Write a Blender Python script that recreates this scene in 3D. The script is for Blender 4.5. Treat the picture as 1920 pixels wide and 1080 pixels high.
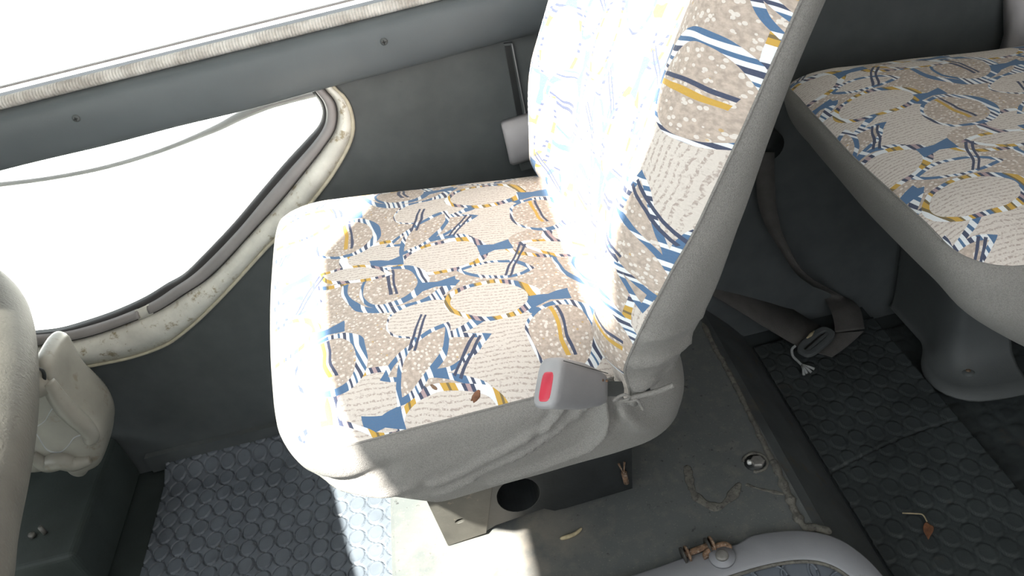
import bpy, bmesh, math, random
from math import radians, sin, cos, pi, sqrt, atan2, exp
from mathutils import Vector, Matrix, geometry, noise
random.seed(7)
for o in list(bpy.data.objects): bpy.data.objects.remove(o)
S = bpy.context.scene
C = S.collection

# ------------------------------------------------------------ camera
FOC, PITCH, ROLL = 1500.0, radians(36), radians(14)
fw = Vector((0, cos(PITCH), -sin(PITCH)))
r0 = Vector((1, 0, 0)); u0 = Vector((0, sin(PITCH), cos(PITCH)))
rt = cos(ROLL)*r0 - sin(ROLL)*u0
up = sin(ROLL)*r0 + cos(ROLL)*u0
cd = bpy.data.cameras.new('camera'); cam = bpy.data.objects.new('camera', cd); C.objects.link(cam)
cd.sensor_width = 36; cd.lens = FOC/1920*36; cd.clip_start = 0.02; cd.clip_end = 200
cam.matrix_world = Matrix(((rt.x, up.x, -fw.x, 0), (rt.y, up.y, -fw.y, 0), (rt.z, up.z, -fw.z, 0), (0, 0, 0, 1)))
S.camera = cam
# ------------------------------------------------------------ light
S.view_settings.view_transform = 'Standard'; S.view_settings.look = 'None'
S.view_settings.gamma = 1; S.view_settings.use_curve_mapping = False
S.view_settings.exposure = 1.72
W = bpy.data.worlds.new('sky'); S.world = W; W.use_nodes = True
W.node_tree.nodes['Background'].inputs['Color'].default_value = (0.93, 0.97, 1.0, 1)
W.node_tree.nodes['Background'].inputs['Strength'].default_value = 1.0
SUN = Vector((0.26, 0.55, -1.0))                    # travel direction of the sunlight
ld = bpy.data.lights.new('sun', 'SUN'); ld.energy = 9.5; ld.angle = radians(1.0); ld.color = (1, 0.96, 0.88)
lo = bpy.data.objects.new('sun', ld); C.objects.link(lo)
lo.rotation_euler = SUN.to_track_quat('-Z', 'Y').to_euler()
lo.location = (-1, -2, 4)

# ------------------------------------------------------------ helpers
def ray(u, v): return (u-960)/FOC*rt - (v-540)/FOC*up + fw
def onz(u, v, z): d = ray(u, v); return d*(z/d.z)
def ony(u, v, y): d = ray(u, v); return d*(y/d.y)
def onx(u, v, x): d = ray(u, v); return d*(x/d.x)
def sm(a, b, x):
    t = min(1, max(0, (x-a)/(b-a))); return t*t*(3-2*t)

def mesh(name, vs, fs, mat, parent=None, smooth=True, uv=None, solid=0, bev=0, sub=0, off=-1):
    me = bpy.data.meshes.new(name)
    base = parent.location if parent else Vector((0, 0, 0))
    if parent and parent.parent: base = parent.location + parent.parent.location
    me.from_pydata([tuple(Vector(v)-base) for v in vs], [], fs)
    bm = bmesh.new(); bm.from_mesh(me); bmesh.ops.recalc_face_normals(bm, faces=bm.faces); bm.to_mesh(me); bm.free()
    if uv:
        l = me.uv_layers.new(name='UVMap')
        for lp in me.loops: l.data[lp.index].uv = uv[lp.vertex_index]
    if smooth:
        for p in me.polygons: p.use_smooth = True
    me.materials.append(mat)
    o = bpy.data.objects.new(name, me); C.objects.link(o)
    if parent: o.parent = parent
    if solid:
        m = o.modifiers.new('s', 'SOLIDIFY'); m.thickness = solid; m.offset = off
    if bev:
        m = o.modifiers.new('b', 'BEVEL'); m.width = bev; m.segments = 3; m.limit_method = 'ANGLE'
    if sub:
        m = o.modifiers.new('u', 'SUBSURF'); m.levels = sub; m.render_levels = sub
    return o
def tag(o, label=None, cat=None, group=None, kind=None):
    if label: o['label'] = label
    if cat: o['category'] = cat
    if group: o['group'] = group
    if kind: o['kind'] = kind
    return o
def thing(name, label, cat, loc, kind=None, group=None):
    o = bpy.data.objects.new(name, None); C.objects.link(o); o.location = loc; o.empty_display_size = 0.05
    return tag(o, label, cat, group, kind)
class MB:
    def __init__(s): s.v = []; s.f = []
    def add(s, vs, fs):
        n = len(s.v); s.v += [Vector(v) for v in vs]; s.f += [[i+n for i in f] for f in fs]; return s
    def box(s, c, h, ax=None):
        ax = ax or (Vector((1, 0, 0)), Vector((0, 1, 0)), Vector((0, 0, 1)))
        c = Vector(c)
        vs = [c+ax[0]*h[0]*a+ax[1]*h[1]*b+ax[2]*h[2]*d for a in (-1, 1) for b in (-1, 1) for d in (-1, 1)]
        return s.add(vs, [(0, 1, 3, 2), (4, 6, 7, 5), (0, 4, 5, 1), (2, 3, 7, 6), (0, 2, 6, 4), (1, 5, 7, 3)])
    def loft(s, loops, closed=True, caps=True):
        n = len(loops[0]); vs = [p for l in loops for p in l]; fs = []
        for i in range(len(loops)-1):
            for j in range(n if closed else n-1):
                k = (j+1) % n
                fs.append((i*n+j, i*n+k, (i+1)*n+k, (i+1)*n+j))
        if caps and closed:
            fs.append(tuple(range(n))); fs.append(tuple(range((len(loops)-1)*n, len(loops)*n)))
        return s.add(vs, fs)
    def tube(s, pts, r, n=10, caps=True):
        pts = [Vector(p) for p in pts]; loops = []
        t0 = (pts[1]-pts[0]).normalized(); a = t0.orthogonal().normalized()
        for i, p in enumerate(pts):
            t = (pts[min(i+1, len(pts)-1)]-pts[max(i-1, 0)]).normalized()
            a = (a - t*a.dot(t)).normalized(); b = t.cross(a)
            rr = r[i] if isinstance(r, (list, tuple)) else r
            loops.append([p+(a*cos(2*pi*k/n)+b*sin(2*pi*k/n))*rr for k in range(n)])
        return s.loft(loops, True, caps)
    def build(s, name, mat, parent=None, **k): return mesh(name, s.v, s.f, mat, parent, **k)
def spline(pts, n, closed=False):
    """catmull-rom through pts, n samples spaced by chord length"""
    pts = [Vector(p) for p in pts]; m = len(pts)
    seg = m if closed else m-1
    L = [0]
    for i in range(seg): L.append(L[-1]+(pts[(i+1) % m]-pts[i]).length)
    out = []
    for k in range(n):
        s = L[-1]*k/(n if closed else n-1)
        i = 0
        while i < seg-1 and L[i+1] < s: i += 1
        t = (s-L[i])/max(1e-9, L[i+1]-L[i]); t = min(1, max(0, t))
        g = (lambda j: pts[j % m]) if closed else (lambda j: pts[min(m-1, max(0, j))])
        p0, p1, p2, p3 = g(i-1), g(i), g(i+1), g(i+2)
        out.append(0.5*((2*p1)+(p2-p0)*t+(2*p0-5*p1+4*p2-p3)*t*t+(3*p1-p0-3*p2+p3)*t**3))
    return out

# ------------------------------------------------------------ materials
class NT:
    def __init__(s, name):
        s.m = bpy.data.materials.new(name); s.m.use_nodes = True; s.t = s.m.node_tree
        s.b = s.t.nodes['Principled BSDF']
        s.out = s.t.nodes['Material Output']
    def n(s, typ, **k):
        x = s.t.nodes.new(typ)
        for a, b in k.items(): setattr(x, a, b)
        return x
    def put(s, sock, v):
        if isinstance(v, bpy.types.NodeSocket): s.t.links.new(v, sock)
        elif v is not None: sock.default_value = v
    def ma(s, op, a, b=None, c=None):
        x = s.n('ShaderNodeMath', operation=op)
        s.put(x.inputs[0], a)
        if b is not None: s.put(x.inputs[1], b)
        if c is not None: s.put(x.inputs[2], c)
        return x.outputs[0]
    def mix(s, f, a, b):
        x = s.n('ShaderNodeMix', data_type='RGBA'); s.put(x.inputs[0], f)
        for i, v in ((6, a), (7, b)):
            if isinstance(v, tuple): v = v if len(v) == 4 else v+(1,)
            s.put(x.inputs[i], v)
        return x.outputs[2]
    def noise(s, vec, scale, detail=3, rough=.55, out=0):
        x = s.n('ShaderNodeTexNoise'); x.inputs['Scale'].default_value = scale
        x.inputs['Detail'].default_value = detail; x.inputs['Roughness'].default_value = rough
        if vec is not None: s.t.links.new(vec, x.inputs['Vector'])
        return x.outputs[out]
    def ramp(s, f, stops, interp='LINEAR'):
        x = s.n('ShaderNodeValToRGB'); cr = x.color_ramp; cr.interpolation = interp
        s.put(x.inputs[0], f)
        while len(cr.elements) < len(stops): cr.elements.new(0.5)
        for e, (p, c) in zip(cr.elements, stops):
            e.position = p
            c = c if isinstance(c, tuple) else (c, c, c)
            e.color = c if len(c) == 4 else c+(1,)
        return x.outputs[0]
    def pos(s): return s.n('ShaderNodeNewGeometry').outputs['Position']
    def bump(s, h, strength, dist=0.001):
        x = s.n('ShaderNodeBump'); x.inputs['Strength'].default_value = strength; x.inputs['Distance'].default_value = dist
        s.put(x.inputs['Height'], h); s.t.links.new(x.outputs[0], s.b.inputs['Normal'])
    def fin(s, col=None, rough=0.6, metal=0, spec=0.5):
        if col is not None:
            if isinstance(col, tuple): col = col if len(col) == 4 else col+(1,)
            s.put(s.b.inputs['Base Color'], col)
        s.put(s.b.inputs['Roughness'], rough); s.b.inputs['Metallic'].default_value = metal
        s.b.inputs['Specular IOR Level'].default_value = spec
        return s.m
def simple(name, col, rough=0.6, var=0.15, scale=20, bump=0.0, bscale=400, metal=0, spec=0.5, dirt=None, dthr=0.62):
    t = NT(name); p = t.pos()
    f = t.noise(p, scale, 4)
    c = t.mix(t.ramp(f, [(0.3, 0.0), (0.7, 1.0)]), tuple(x*(1-var) for x in col), tuple(min(1, x*(1+var)) for x in col))
    if dirt:
        g = t.noise(p, scale*1.7, 6, .7)
        c = t.mix(t.ramp(g, [(dthr-.04, 0.0), (dthr+.06, 1.0)]), c, dirt)
    if bump: t.bump(t.noise(p, bscale, 2), bump)
    return t.fin(c, rough, metal, spec)

def fabric():
    t = NT('patterned_fabric')
    uvn = t.n('ShaderNodeUVMap', uv_map='UVMap').outputs[0]
    rot = t.n('ShaderNodeVectorRotate', rotation_type='Z_AXIS'); t.put(rot.inputs['Vector'], uvn); rot.inputs['Angle'].default_value = radians(4)
    wob = t.n('ShaderNodeTexNoise'); wob.inputs['Scale'].default_value = 14; t.put(wob.inputs['Vector'], uvn)
    va = t.n('ShaderNodeVectorMath', operation='MULTIPLY_ADD')
    t.put(va.inputs[0], wob.outputs['Color']); va.inputs[1].default_value = (.020, .020, 0); t.put(va.inputs[2], rot.outputs[0])
    sp = t.n('ShaderNodeSeparateXYZ'); t.put(sp.inputs[0], va.outputs[0])
    X, Y = sp.outputs[0], sp.outputs[1]
    CW, CH = .232, .221
    beige = (.50, .42, .365); dotc = (.80, .76, .72); hat = (.68, .625, .58); hat2 = (.40, .33, .30)
    blue = (.075, .165, .31); navy = (.05, .07, .13); white = (.80, .83, .86); yel = (.58, .36, .07); dk = (.20, .15, .07); pink = (.42, .31, .33)
    def local(cx, cy, ang=0):
        a = t.ma('WRAP', t.ma('SUBTRACT', X, cx), CW/2, -CW/2)
        b = t.ma('WRAP', t.ma('SUBTRACT', Y, cy), CH/2, -CH/2)
        if ang:
            ca, sa = cos(ang), sin(ang)
            a, b = (t.ma('MULTIPLY_ADD', b, sa, t.ma('MULTIPLY', a, ca)), t.ma('MULTIPLY_ADD', a, -sa, t.ma('MULTIPLY', b, ca)))
        return a, b
    def dist(a, b, rx, ry):
        x = t.ma('MULTIPLY', a, 1/rx); y = t.ma('MULTIPLY', b, 1/ry)
        return t.ma('SQRT', t.ma('ADD', t.ma('MULTIPLY', x, x), t.ma('MULTIPLY', y, y)))
    lt = lambda a, b: t.ma('LESS_THAN', a, b)
    gt = lambda a, b: t.ma('GREATER_THAN', a, b)
    mul = lambda a, b: t.ma('MULTIPLY', a, b)
    # grounds
    vor = t.n('ShaderNodeTexVoronoi'); vor.inputs['Scale'].default_value = 215; t.put(vor.inputs['Vector'], uvn)
    dots = lt(vor.outputs['Distance'], .32)
    fl = t.n('ShaderNodeTexVoronoi'); fl.inputs['Scale'].default_value = 95; t.put(fl.inputs['Vector'], uvn)
    fleck = lt(fl.outputs['Distance'], .11)
    mot = t.noise(uvn, 260, 2)
    g0 = t.mix(t.ramp(mot, [(.35, 0.), (.65, 1.)]), tuple(c*.82 for c in beige), tuple(c*1.15 for c in beige))
    g0 = t.mix(mul(dots, .75), g0, dotc); g0 = t.mix(mul(fleck, .55), g0, yel)
    ln = t.ma('FRACT', t.ma('ADD', mul(Y, 210.0), mul(t.noise(uvn, 160, 1), .7)))
    gh = t.mix(mul(lt(ln, .34), t.ma('MULTIPLY', .85, t.ramp(t.noise(uvn, 420, 2), [(.42, 0.), (.56, 1.)]))), hat, hat2)
    gh = t.mix(mul(gt(mot, .62), .3), gh, hat2)
    # stripe fields, the same direction all over the cloth
    st = t.ma('ADD', X, mul(Y, .28))
    def stripes(per, cols, ph=0.0):
        f = t.ma('FRACT', t.ma('ADD', mul(st, 1/per), ph))
        n = len(cols); return t.ramp(f, [(p, c) for p, c in cols], 'CONSTANT')
    sb = stripes(.058, [(0, blue), (.20, white), (.25, navy), (.29, white), (.36, blue), (.40, white), (.46, navy), (.52, white), (.58, blue), (.64, white), (.72, blue), (.93, white)])
    sy = stripes(.05, [(0, yel), (.10, dk), (.14, white), (.24, yel), (.30, navy), (.36, pink), (.44, navy), (.50, white), (.56, blue), (.66, dk), (.70, yel), (.82, white), (.93, dk)], .3)
    sy2 = stripes(.041, [(0, white), (.18, yel), (.3, dk), (.36, yel), (.5, white), (.62, navy), (.7, pink), (.8, navy), (.88, white)], .1)
    col = g0
    def shape(cx, cy, rx, ry, ang, fill, ring, w, half=None, bias=0.0):
        nonlocal col
        a, b = local(cx, cy, ang)
        d = dist(a, b, rx, ry)
        if fill is not None: col = t.mix(lt(d, 1.0), col, fill)
        if ring is not None:
            d2 = dist(t.ma('SUBTRACT', a, bias*rx), b, rx*(1+w), ry*(1+w*1.1))
            m = mul(gt(d, 1.0), lt(d2, 1.0))
            if half: m = mul(m, (gt if half > 0 else lt)(b if abs(half) == 1 else a, 0.0))
            col = t.mix(m, col, ring)
    # large swooping arcs, then lenses, hatch ovals, disks and bow ties
    shape(-.055, -.075, .062, .078, .5, gh, sb, .12, 1, .05)
    shape(.075, .075, .060, .060, -.4, None, sb, .14, -1, .05)
    shape(-.122, -.010, .046, .027, .15, gh, sb, .16, None, .12)
    shape(.006, -.112, .040, .030, 0, g0, sy, .18, -1)
    shape(.112, -.112, .040, .028, .2, g0, sb, .16, 1, .1)
    shape(-.060, .010, .041, .026, 0, gh, sy, .22, None, .05)
    shape(.056, -.098, .042, .026, 0, gh, sy2, .22, None, -.06)
    shape(-.112, .100, .044, .028, .1, gh, sy2, .20, None, .06)
    for cx, cy in ((.004, -.048), (.065, .056)):
        a, b = local(cx, cy)
        d = dist(a, b, .032, .034); d2 = dist(t.ma('SUBTRACT', a, .004), b, .0395, .0405)
        col = t.mix(mul(gt(d, 1.), lt(d2, 1.)), col, sb)
        col = t.mix(lt(d, 1.), col, g0)
        l = t.ma('ADD', a, mul(b, .22)); ins = mul(lt(d, .97), gt(b, -.02))
        col = t.mix(mul(ins, lt(t.ma('ABSOLUTE', l), .0022)), col, yel if cx < .01 else navy)
        col = t.mix(mul(ins, lt(t.ma('ABSOLUTE', t.ma('SUBTRACT', l, .0065)), .0016)), col, navy)
    for cx, cy in ((0, 0), (.058, .106), (-.115, .045), (-.05, -.115)):
        a, b = local(cx, cy, .12)
        w = t.ma('MULTIPLY_ADD', t.ma('ABSOLUTE', a), .25, .005)
        m = mul(lt(t.ma('ABSOLUTE', b), w), lt(t.ma('ABSOLUTE', a), .019))
        col = t.mix(m, col, blue)
    def lens(cx, cy, hw_, hh, ang, fill, ring, w):
        # pointed lens: two equal circles crossing
        nonlocal col
        a, b = local(cx, cy, ang)
        r = (hw_*hw_+hh*hh)/(2*hh); k = r-hh
        d = t.ma('MAXIMUM', dist(a, t.ma('SUBTRACT', b, k), 1, 1), dist(a, t.ma('ADD', b, k), 1, 1))
        if ring is not None: col = t.mix(mul(lt(d, r+w), lt(t.ma('ABSOLUTE', a), hw_+.012)), col, ring)
        if fill is not None: col = t.mix(lt(d, r), col, fill)
    lens(-.122, -.060, .050, .016, .35, g0, sb, .005)
    lens(.020, .092, .040, .013, -.3, gh, sy2, .005)
    lens(.100, -.062, .042, .014, 1.0, g0, sb, .0055)
    lens(-.052, .062, .036, .013, -.15, gh, sb, .005)
    # stray pen strokes of the print
    for cx, cy, an, L in ((-.03, .075, 1.2, .03), (.095, -.03, 1.35, .026), (-.09, -.06, 1.1, .024)):
        a, b = local(cx, cy, an)
        m = mul(lt(t.ma('ABSOLUTE', a), L), lt(t.ma('ABSOLUTE', t.ma('SUBTRACT', t.ma('ABSOLUTE', b), .0028)), .0014))
        col = t.mix(m, col, navy)
    fine = t.n('ShaderNodeTexVoronoi'); fine.inputs['Scale'].default_value = 520; t.put(fine.inputs['Vector'], uvn)
    t.bump(fine.outputs['Distance'], .35, .0008)
    col = t.mix(t.ma('MULTIPLY', t.noise(uvn, 900, 1), .22), col, (.25, .2, .17))
    t.b.inputs['Sheen Weight'].default_value = .1
    return t.fin(col, .9, 0, .15)
M = {}
M['fabric'] = fabric()
def knit():
    t = NT('grey_knit_cover'); p = t.pos()
    v = t.noise(p, 900, 2); c = t.mix(t.noise(p, 9, 4), (.232, .222, .210), (.285, .274, .260))
    c = t.mix(t.ma('MULTIPLY', t.ramp(t.noise(p, 800, 2, .7), [(.42, 0.), (.62, 1.)]), .55), c, (.165, .158, .149))
    t.bump(v, .8, .0012); t.b.inputs['Sheen Weight'].default_value = .08
    return t.fin(c, .92, 0, .1)
def mul_(t, a): return t.ma('MULTIPLY', a, .35)
M['knit'] = knit()
M['wall'] = simple('grey_painted_panel', (.085, .093, .096), .62, .10, 26, .15, 700, spec=.35, dirt=(.045, .048, .05), dthr=.735)
M['band'] = simple('grey_painted_trim', (.10, .114, .124), .5, .08, 9, .10, 700, spec=.4)
M['slope'] = simple('scuffed_grey_slope', (.085, .092, .095), .6, .25, 14, .2, 300, dirt=(.10, .09, .075), dthr=.60)
M['darkmat'] = simple('black_rubber', (.040, .046, .048), .40, .25, 12, .12, 500, dirt=(.06, .055, .05), dthr=.66)
M['coinmat'] = simple('blue_grey_stud_rubber', (.112, .126, .150), .40, .14, 18, .10, 600, dirt=(.05, .05, .05), dthr=.68)
M['black'] = simple('black_painted_steel', (.018, .020, .021), .5, .3, 30, .2, 200, dirt=(.12, .115, .105), dthr=.70)
M['bracket'] = simple('dusty_brown_steel', (.050, .046, .040), .6, .25, 25, .25, 250, dirt=(.15, .12, .09), dthr=.66)
M['rust'] = simple('rusty_steel', (.17, .10, .06), .8, .5, 160, .6, 500, dirt=(.32, .28, .24), dthr=.58)
M['lilac'] = simple('lilac_grey_plastic', (.27, .265, .275), .5, .08, 18, .12, 500, dirt=(.17, .16, .155), dthr=.67)
M['frame'] = simple('pale_grey_plastic_frame', (.235, .235, .255), .5, .08, 14, .12, 500, dirt=(.16, .15, .145), dthr=.68)
M['rubber'] = simple('lilac_grey_rubber', (.29, .27, .27), .5, .10, 20, .1, 400)
M['darkseal'] = simple('dark_brown_seal', (.022, .018, .019), .5, .2, 30)
M['channel'] = simple('dirty_cream_channel', (.74, .72, .66), .5, .14, 30, .4, 160, dirt=(.36, .30, .20), dthr=.60)
M['piping'] = simple('cream_piping', (.50, .46, .36), .6, .15, 60)
M['web'] = simple('dark_grey_webbing', (.075, .070, .066), .8, .12, 60, .5, 900)
M['bracketgrey'] = simple('grey_moulded_plastic', (.085, .092, .094), .6, .12, 14, .15, 400)
M['tank'] = simple('milky_dirty_plastic', (.33, .31, .27), .34, .14, 16, .15, 200, dirt=(.25, .215, .165), dthr=.60)
M['dash'] = simple('beige_grained_plastic', (.082, .076, .065), .62, .14, 24, .7, 260, dirt=(.055, .05, .04), dthr=.62)
M['cover'] = simple('pale_lilac_plastic', (.44, .42, .435), .5, .08, 18, .12, 500)
M['red'] = simple('red_plastic', (.44, .025, .05), .38, .12, 60)
M['metal'] = simple('worn_zinc', (.20, .19, .18), .5, .3, 90, .3, 300, metal=.3)
M['whitepl'] = simple('white_plastic', (.7, .7, .69), .4, .05, 40)
M['sealant'] = simple('dirty_grey_sealant', (.135, .128, .112), .9, .3, 90, .9, 260, dirt=(.07, .065, .06), dthr=.55)
M['leaf'] = simple('dry_brown_leaf', (.16, .065, .03), .8, .4, 120, .5, 300)
M['stem'] = simple('dry_pale_stem', (.42, .35, .22), .8, .25, 120)
M['cord'] = simple('grey_cord', (.33, .34, .34), .8, .15, 200)
M['roof'] = simple('pale_headliner', (.45, .44, .41), .9, .06, 10)
M['ground'] = simple('pale_concrete', (.72, .70, .67), .9, .06, 3)
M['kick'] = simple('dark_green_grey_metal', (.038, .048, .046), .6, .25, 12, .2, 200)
def panmat():
    t = NT('worn_grey_floor_paint'); p = t.pos()
    a = t.noise(p, 6, 5); b = t.noise(p, 45, 6, .7); d = t.noise(p, 330, 3, .6)
    c = t.mix(a, (.085, .092, .093), (.125, .132, .131))
    c = t.mix(t.ramp(b, [(.5, 0.), (.72, .65)]), c, (.17, .16, .145))
    c = t.mix(t.ramp(d, [(.62, 0.), (.70, .7)]), c, (.21, .20, .18))
    c = t.mix(t.ramp(t.noise(p, 120, 3, .6), [(.66, 0.), (.74, .8)]), c, (.03, .03, .03))
    # dust swept in front of the seat foot
    mp = t.n('ShaderNodeMapping'); mp.inputs['Location'].default_value = (.115, -.69, .93); mp.vector_type = 'POINT'
    t.put(mp.inputs['Vector'], p)
    ln = t.n('ShaderNodeVectorMath', operation='LENGTH'); t.put(ln.inputs[0], mp.outputs[0])
    k = t.ma('MULTIPLY', t.ramp(ln.outputs['Value'], [(.04, 1.), (.16, 0.)]), t.ramp(t.noise(p, 18, 4, .6), [(.35, 0.), (.6, 1.)]))
    c = t.mix(t.ma('MULTIPLY', k, .8), c, (.27, .24, .20))
    t.bump(b, .25, .002)
    return t.fin(c, .6, 0, .4)
M['pan'] = panmat()
def ribbed():
    t = NT('dirty_ribbed_foam_strip'); p = t.pos()
    sp = t.n('ShaderNodeSeparateXYZ'); t.put(sp.inputs[0], p)
    w = t.ma('SINE', t.ma('MULTIPLY', sp.outputs[0], 2*pi/.0042))
    c = t.mix(t.ramp(t.noise(p, 25, 5, .65), [(.36, 0.), (.60, 1.)]), (.42, .39, .36), (.74, .72, .69))
    t.bump(w, .6, .0015); return t.fin(c, .8)
M['ribbed'] = ribbed()
def glass():
    t = NT('window_glass'); n = t.t.nodes
    tr = t.n('ShaderNodeBsdfTransparent'); tr.inputs[0].default_value = (.96, .985, .975, 1)
    gl = t.n('ShaderNodeBsdfGlossy'); gl.inputs['Roughness'].default_value = .03
    mx = t.n('ShaderNodeMixShader'); fr = t.n('ShaderNodeFresnel'); fr.inputs[0].default_value = 1.3
    t.t.links.new(fr.outputs[0], mx.inputs[0]); t.t.links.new(tr.outputs[0], mx.inputs[1]); t.t.links.new(gl.outputs[0], mx.inputs[2])
    t.t.links.new(mx.outputs[0], t.out.inputs[0]); return t.m
M['glass'] = glass()

# ------------------------------------------------------------ setting
WY = 1.10; PAN = -.93; MATZ = -1.0; RMAT = -1.03; LOW = -1.075
def plate(name, xs, ys, zs, mat, **k):
    return tag(MB().box(((xs[0]+xs[1])/2, (ys[0]+ys[1])/2, (zs[0]+zs[1])/2), ((xs[1]-xs[0])/2, (ys[1]-ys[0])/2, (zs[1]-zs[0])/2)).build(name, mat, smooth=False, **k), kind='structure')
plate('ground', (-12, 12), (-12, 14), (-1.80, -1.75), M['ground'])

# floor: front well, raised painted pan with a sloped rear edge, rear aisle (one swept section)
sec = [(-1.35, MATZ-.006), (-.262, MATZ-.006), (-.258, PAN-.004), (-.252, PAN), (.306, PAN), (.322, PAN-.010), (.372, PAN-.070), (.394, RMAT-.001), (.40, RMAT-.008), (.628, RMAT-.008), (.632, LOW), (2.2, LOW)]
ys = [-.75+i*(1.9/40) for i in range(41)]
mb = MB(); mb.loft([[Vector((x, y, z)) for x, z in sec] for y in ys], closed=False)
fl = mb.build('floor', M['pan'], smooth=False, solid=.02)
if fl.data.polygons[20].normal.z < 0: fl.data.flip_normals()
tag(fl, kind='structure')

# door wall with the quarter window opening
O_ = [(628, 166), (648, 185), (660, 215), (661, 250), (645, 290), (610, 345), (560, 405), (500, 464), (440, 530), (390, 582), (350, 618), (310, 646), (250, 668), (190, 681), (130, 692), (60, 705)]
C_ = [(612, 170), (628, 190), (633, 215), (628, 245), (605, 280), (570, 325), (525, 380), (470, 440), (420, 495), (385, 527), (350, 550), (300, 582), (240, 607), (180, 628), (130, 640), (60, 650)]
R_ = [(592, 172), (607, 192), (612, 215), (606, 240), (585, 270), (548, 312), (500, 367), (450, 427), (400, 480), (362, 515), (325, 540), (285, 566), (225, 592), (170, 610), (120, 622), (60, 628)]
G_ = [(586, 174), (599, 192), (604, 212), (597, 237), (573, 265), (535, 306), (487, 362), (437, 421), (385, 476), (345, 515), (311, 535), (270, 560), (215, 585), (160, 604), (110, 618), (60, 624)]
NS = 160
def wl(pts, y, n=NS):
    p = [ony(u, v, y) for u, v in pts]
    p[0] = Vector((p[0].x-.01, y, -.372)) if False else p[0]
    d = (p[-1]-p[-2]).normalized()
    s = spline(p, n)
    top = [Vector((s[0].x-.012, y, s[0].z+.03))]
    return top + s + [s[-1]+Vector((-.55, 0, .02))]
LO = wl(O_, 1.099); LM = wl([((a[0]*.62+b[0]*.38), (a[1]*.62+b[1]*.38)) for a, b in zip(O_, C_)], 1.088)
LM2 = wl([((a[0]*.25+b[0]*.75), (a[1]*.25+b[1]*.75)) for a, b in zip(O_, C_)], 1.093)
LC = wl(C_, 1.103); LR = wl(R_, 1.106); LG = wl(G_, 1.125)
hole = [(p.x, p.z) for p in LO] + [(-1.35, -.36), (-.5, -.36)]
hole = [(x, z) for x, z in hole if x > -1.33] ; hole += []
outer = [(-1.4, -1.1), (2.2, -1.1), (2.2, -.30), (-1.4, -.30)]
hole2 = [Vector((x, z, 0)) for x, z in [(p.x, p.z) for p in LO]]
hole2 += [Vector((hole2[-1].x, -.345, 0))]
tri = geometry.tessellate_polygon([[Vector((x, z, 0)) for x, z in outer], hole2])
allp = [Vector((x, WY, z)) for x, z in outer] + [Vector((p.x, WY, p.y)) for p in hole2]
tag(mesh('wall_left', allp, [tuple(t) for t in tri], M['wall'], smooth=False, solid=.05, off=1), kind='structure')
wl_ob = bpy.data.objects['wall_left']
if wl_ob.data.polygons[0].normal.y > 0: wl_ob.data.flip_normals()
wl_ob.modifiers['s'].offset = -1

w2 = thing('window_2', None, None, (-.5, 1.12, -.52), 'structure')
def strip(name, loops, mat, parent, a=0, b=None, **k):
    m = MB(); m.loft([l[a:b] for l in loops], closed=False); return m.build(name, mat, parent, **k)
strip('window_channel', [LO, LM, LM2, LC], M['channel'], w2, solid=.003)
for a, b in ((0, 116), (119, None)):
    off = [Vector((0, -.004, 0))]*4
    strip('rubber_seal', [[p+Vector((0, .002, 0)) for p in LC], [p*.7+q*.3+Vector((0, -.007, 0)) for p, q in zip(LC, LR)], [p*.25+q*.75+Vector((0, -.007, 0)) for p, q in zip(LC, LR)], LR], M['rubber'], w2, a, b, solid=.004)
strip('window_channel', [[p+Vector((0, -.001, 0)) for p in LC], [p+Vector((0, -.0015, 0)) for p in LR]], M['channel'], w2, 114, 121, solid=.001)
strip('inner_seal', [LC, LR, LG, [p+Vector((0, .006, 0)) for p in LG]], M['darkseal'], w2)
m = MB(); m.tube([p+Vector((0, -.002, 0)) for p in LO[::2]], .0028, 8); m.build('piping', M['piping'], w2)
ts = [ony(u, v, 1.14) for u, v in [(-220, 370), (0, 346), (100, 333), (200, 313), (300, 283), (400, 243), (450, 218), (500, 197), (545, 184), (595, 172)]]
tsp = spline(ts, 80)
m = MB(); m.tube(tsp, [.0035+.004*sm(.62, .9, i/79)+.002*sm(.35, 0, i/79) for i in range(80)], 8); m.build('inner_seal', M['rubber'], w2)
m = MB(); m.box((-.78, 1.132, -.53), (.62, .0015, .17)); m.build('window_pane', M['glass'], w2, smooth=False)

# padded trim band, ribbed gasket strip and rear window above it
prof = [(1.10, -.3085), (1.087, -.309), (1.078, -.3125), (1.073, -.325), (1.072, -.345), (1.075, -.362), (1.082, -.376), (1.090, -.381), (1.0995, -.381)]
xs = [-1.4+i*.03 for i in range(121)]
m = MB()
def dent(x, z): return .004*exp(-((x+.62)/.12)**2-((z+.36)/.02)**2)+.0015*noise.noise((x*5, z*8, 0))
m.loft([[Vector((x, y+(dent(x, z) if 0 < i < 8 else 0), z-.006*sm(.2, -.4, x)*(1 if i > 5 else 0)+(.002*noise.noise((x*9, 3, 0)) if i in (6, 7) else 0))) for i, (y, z) in enumerate(prof)] for x in xs], closed=False)
tag(m.build('trim_1', M['band'], sub=1), kind='structure')
m = MB(); m.tube([(x, 1.102, -.3005+.0006*noise.noise((x*4, 0, 0))) for x in [-1.4+i*.02 for i in range(181)]], .0085, 12)
tag(m.build('trim_2', M['ribbed']), kind='structure')
w1 = thing('window_1', None, None, (0, 1.12, -.29), 'structure')
m = MB(); m.box((.4, 1.119, -.2850), (1.8, .003, .0013)); m.box((.4, 1.119, .40), (1.8, .006, .012)); m.build('window_frame', M['rubber'], w1, smooth=False)
m = MB(); m.box((.4, 1.122, .05), (1.8, .0015, .34)); m.build('window_pane', M['glass'], w1, smooth=False)
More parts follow.
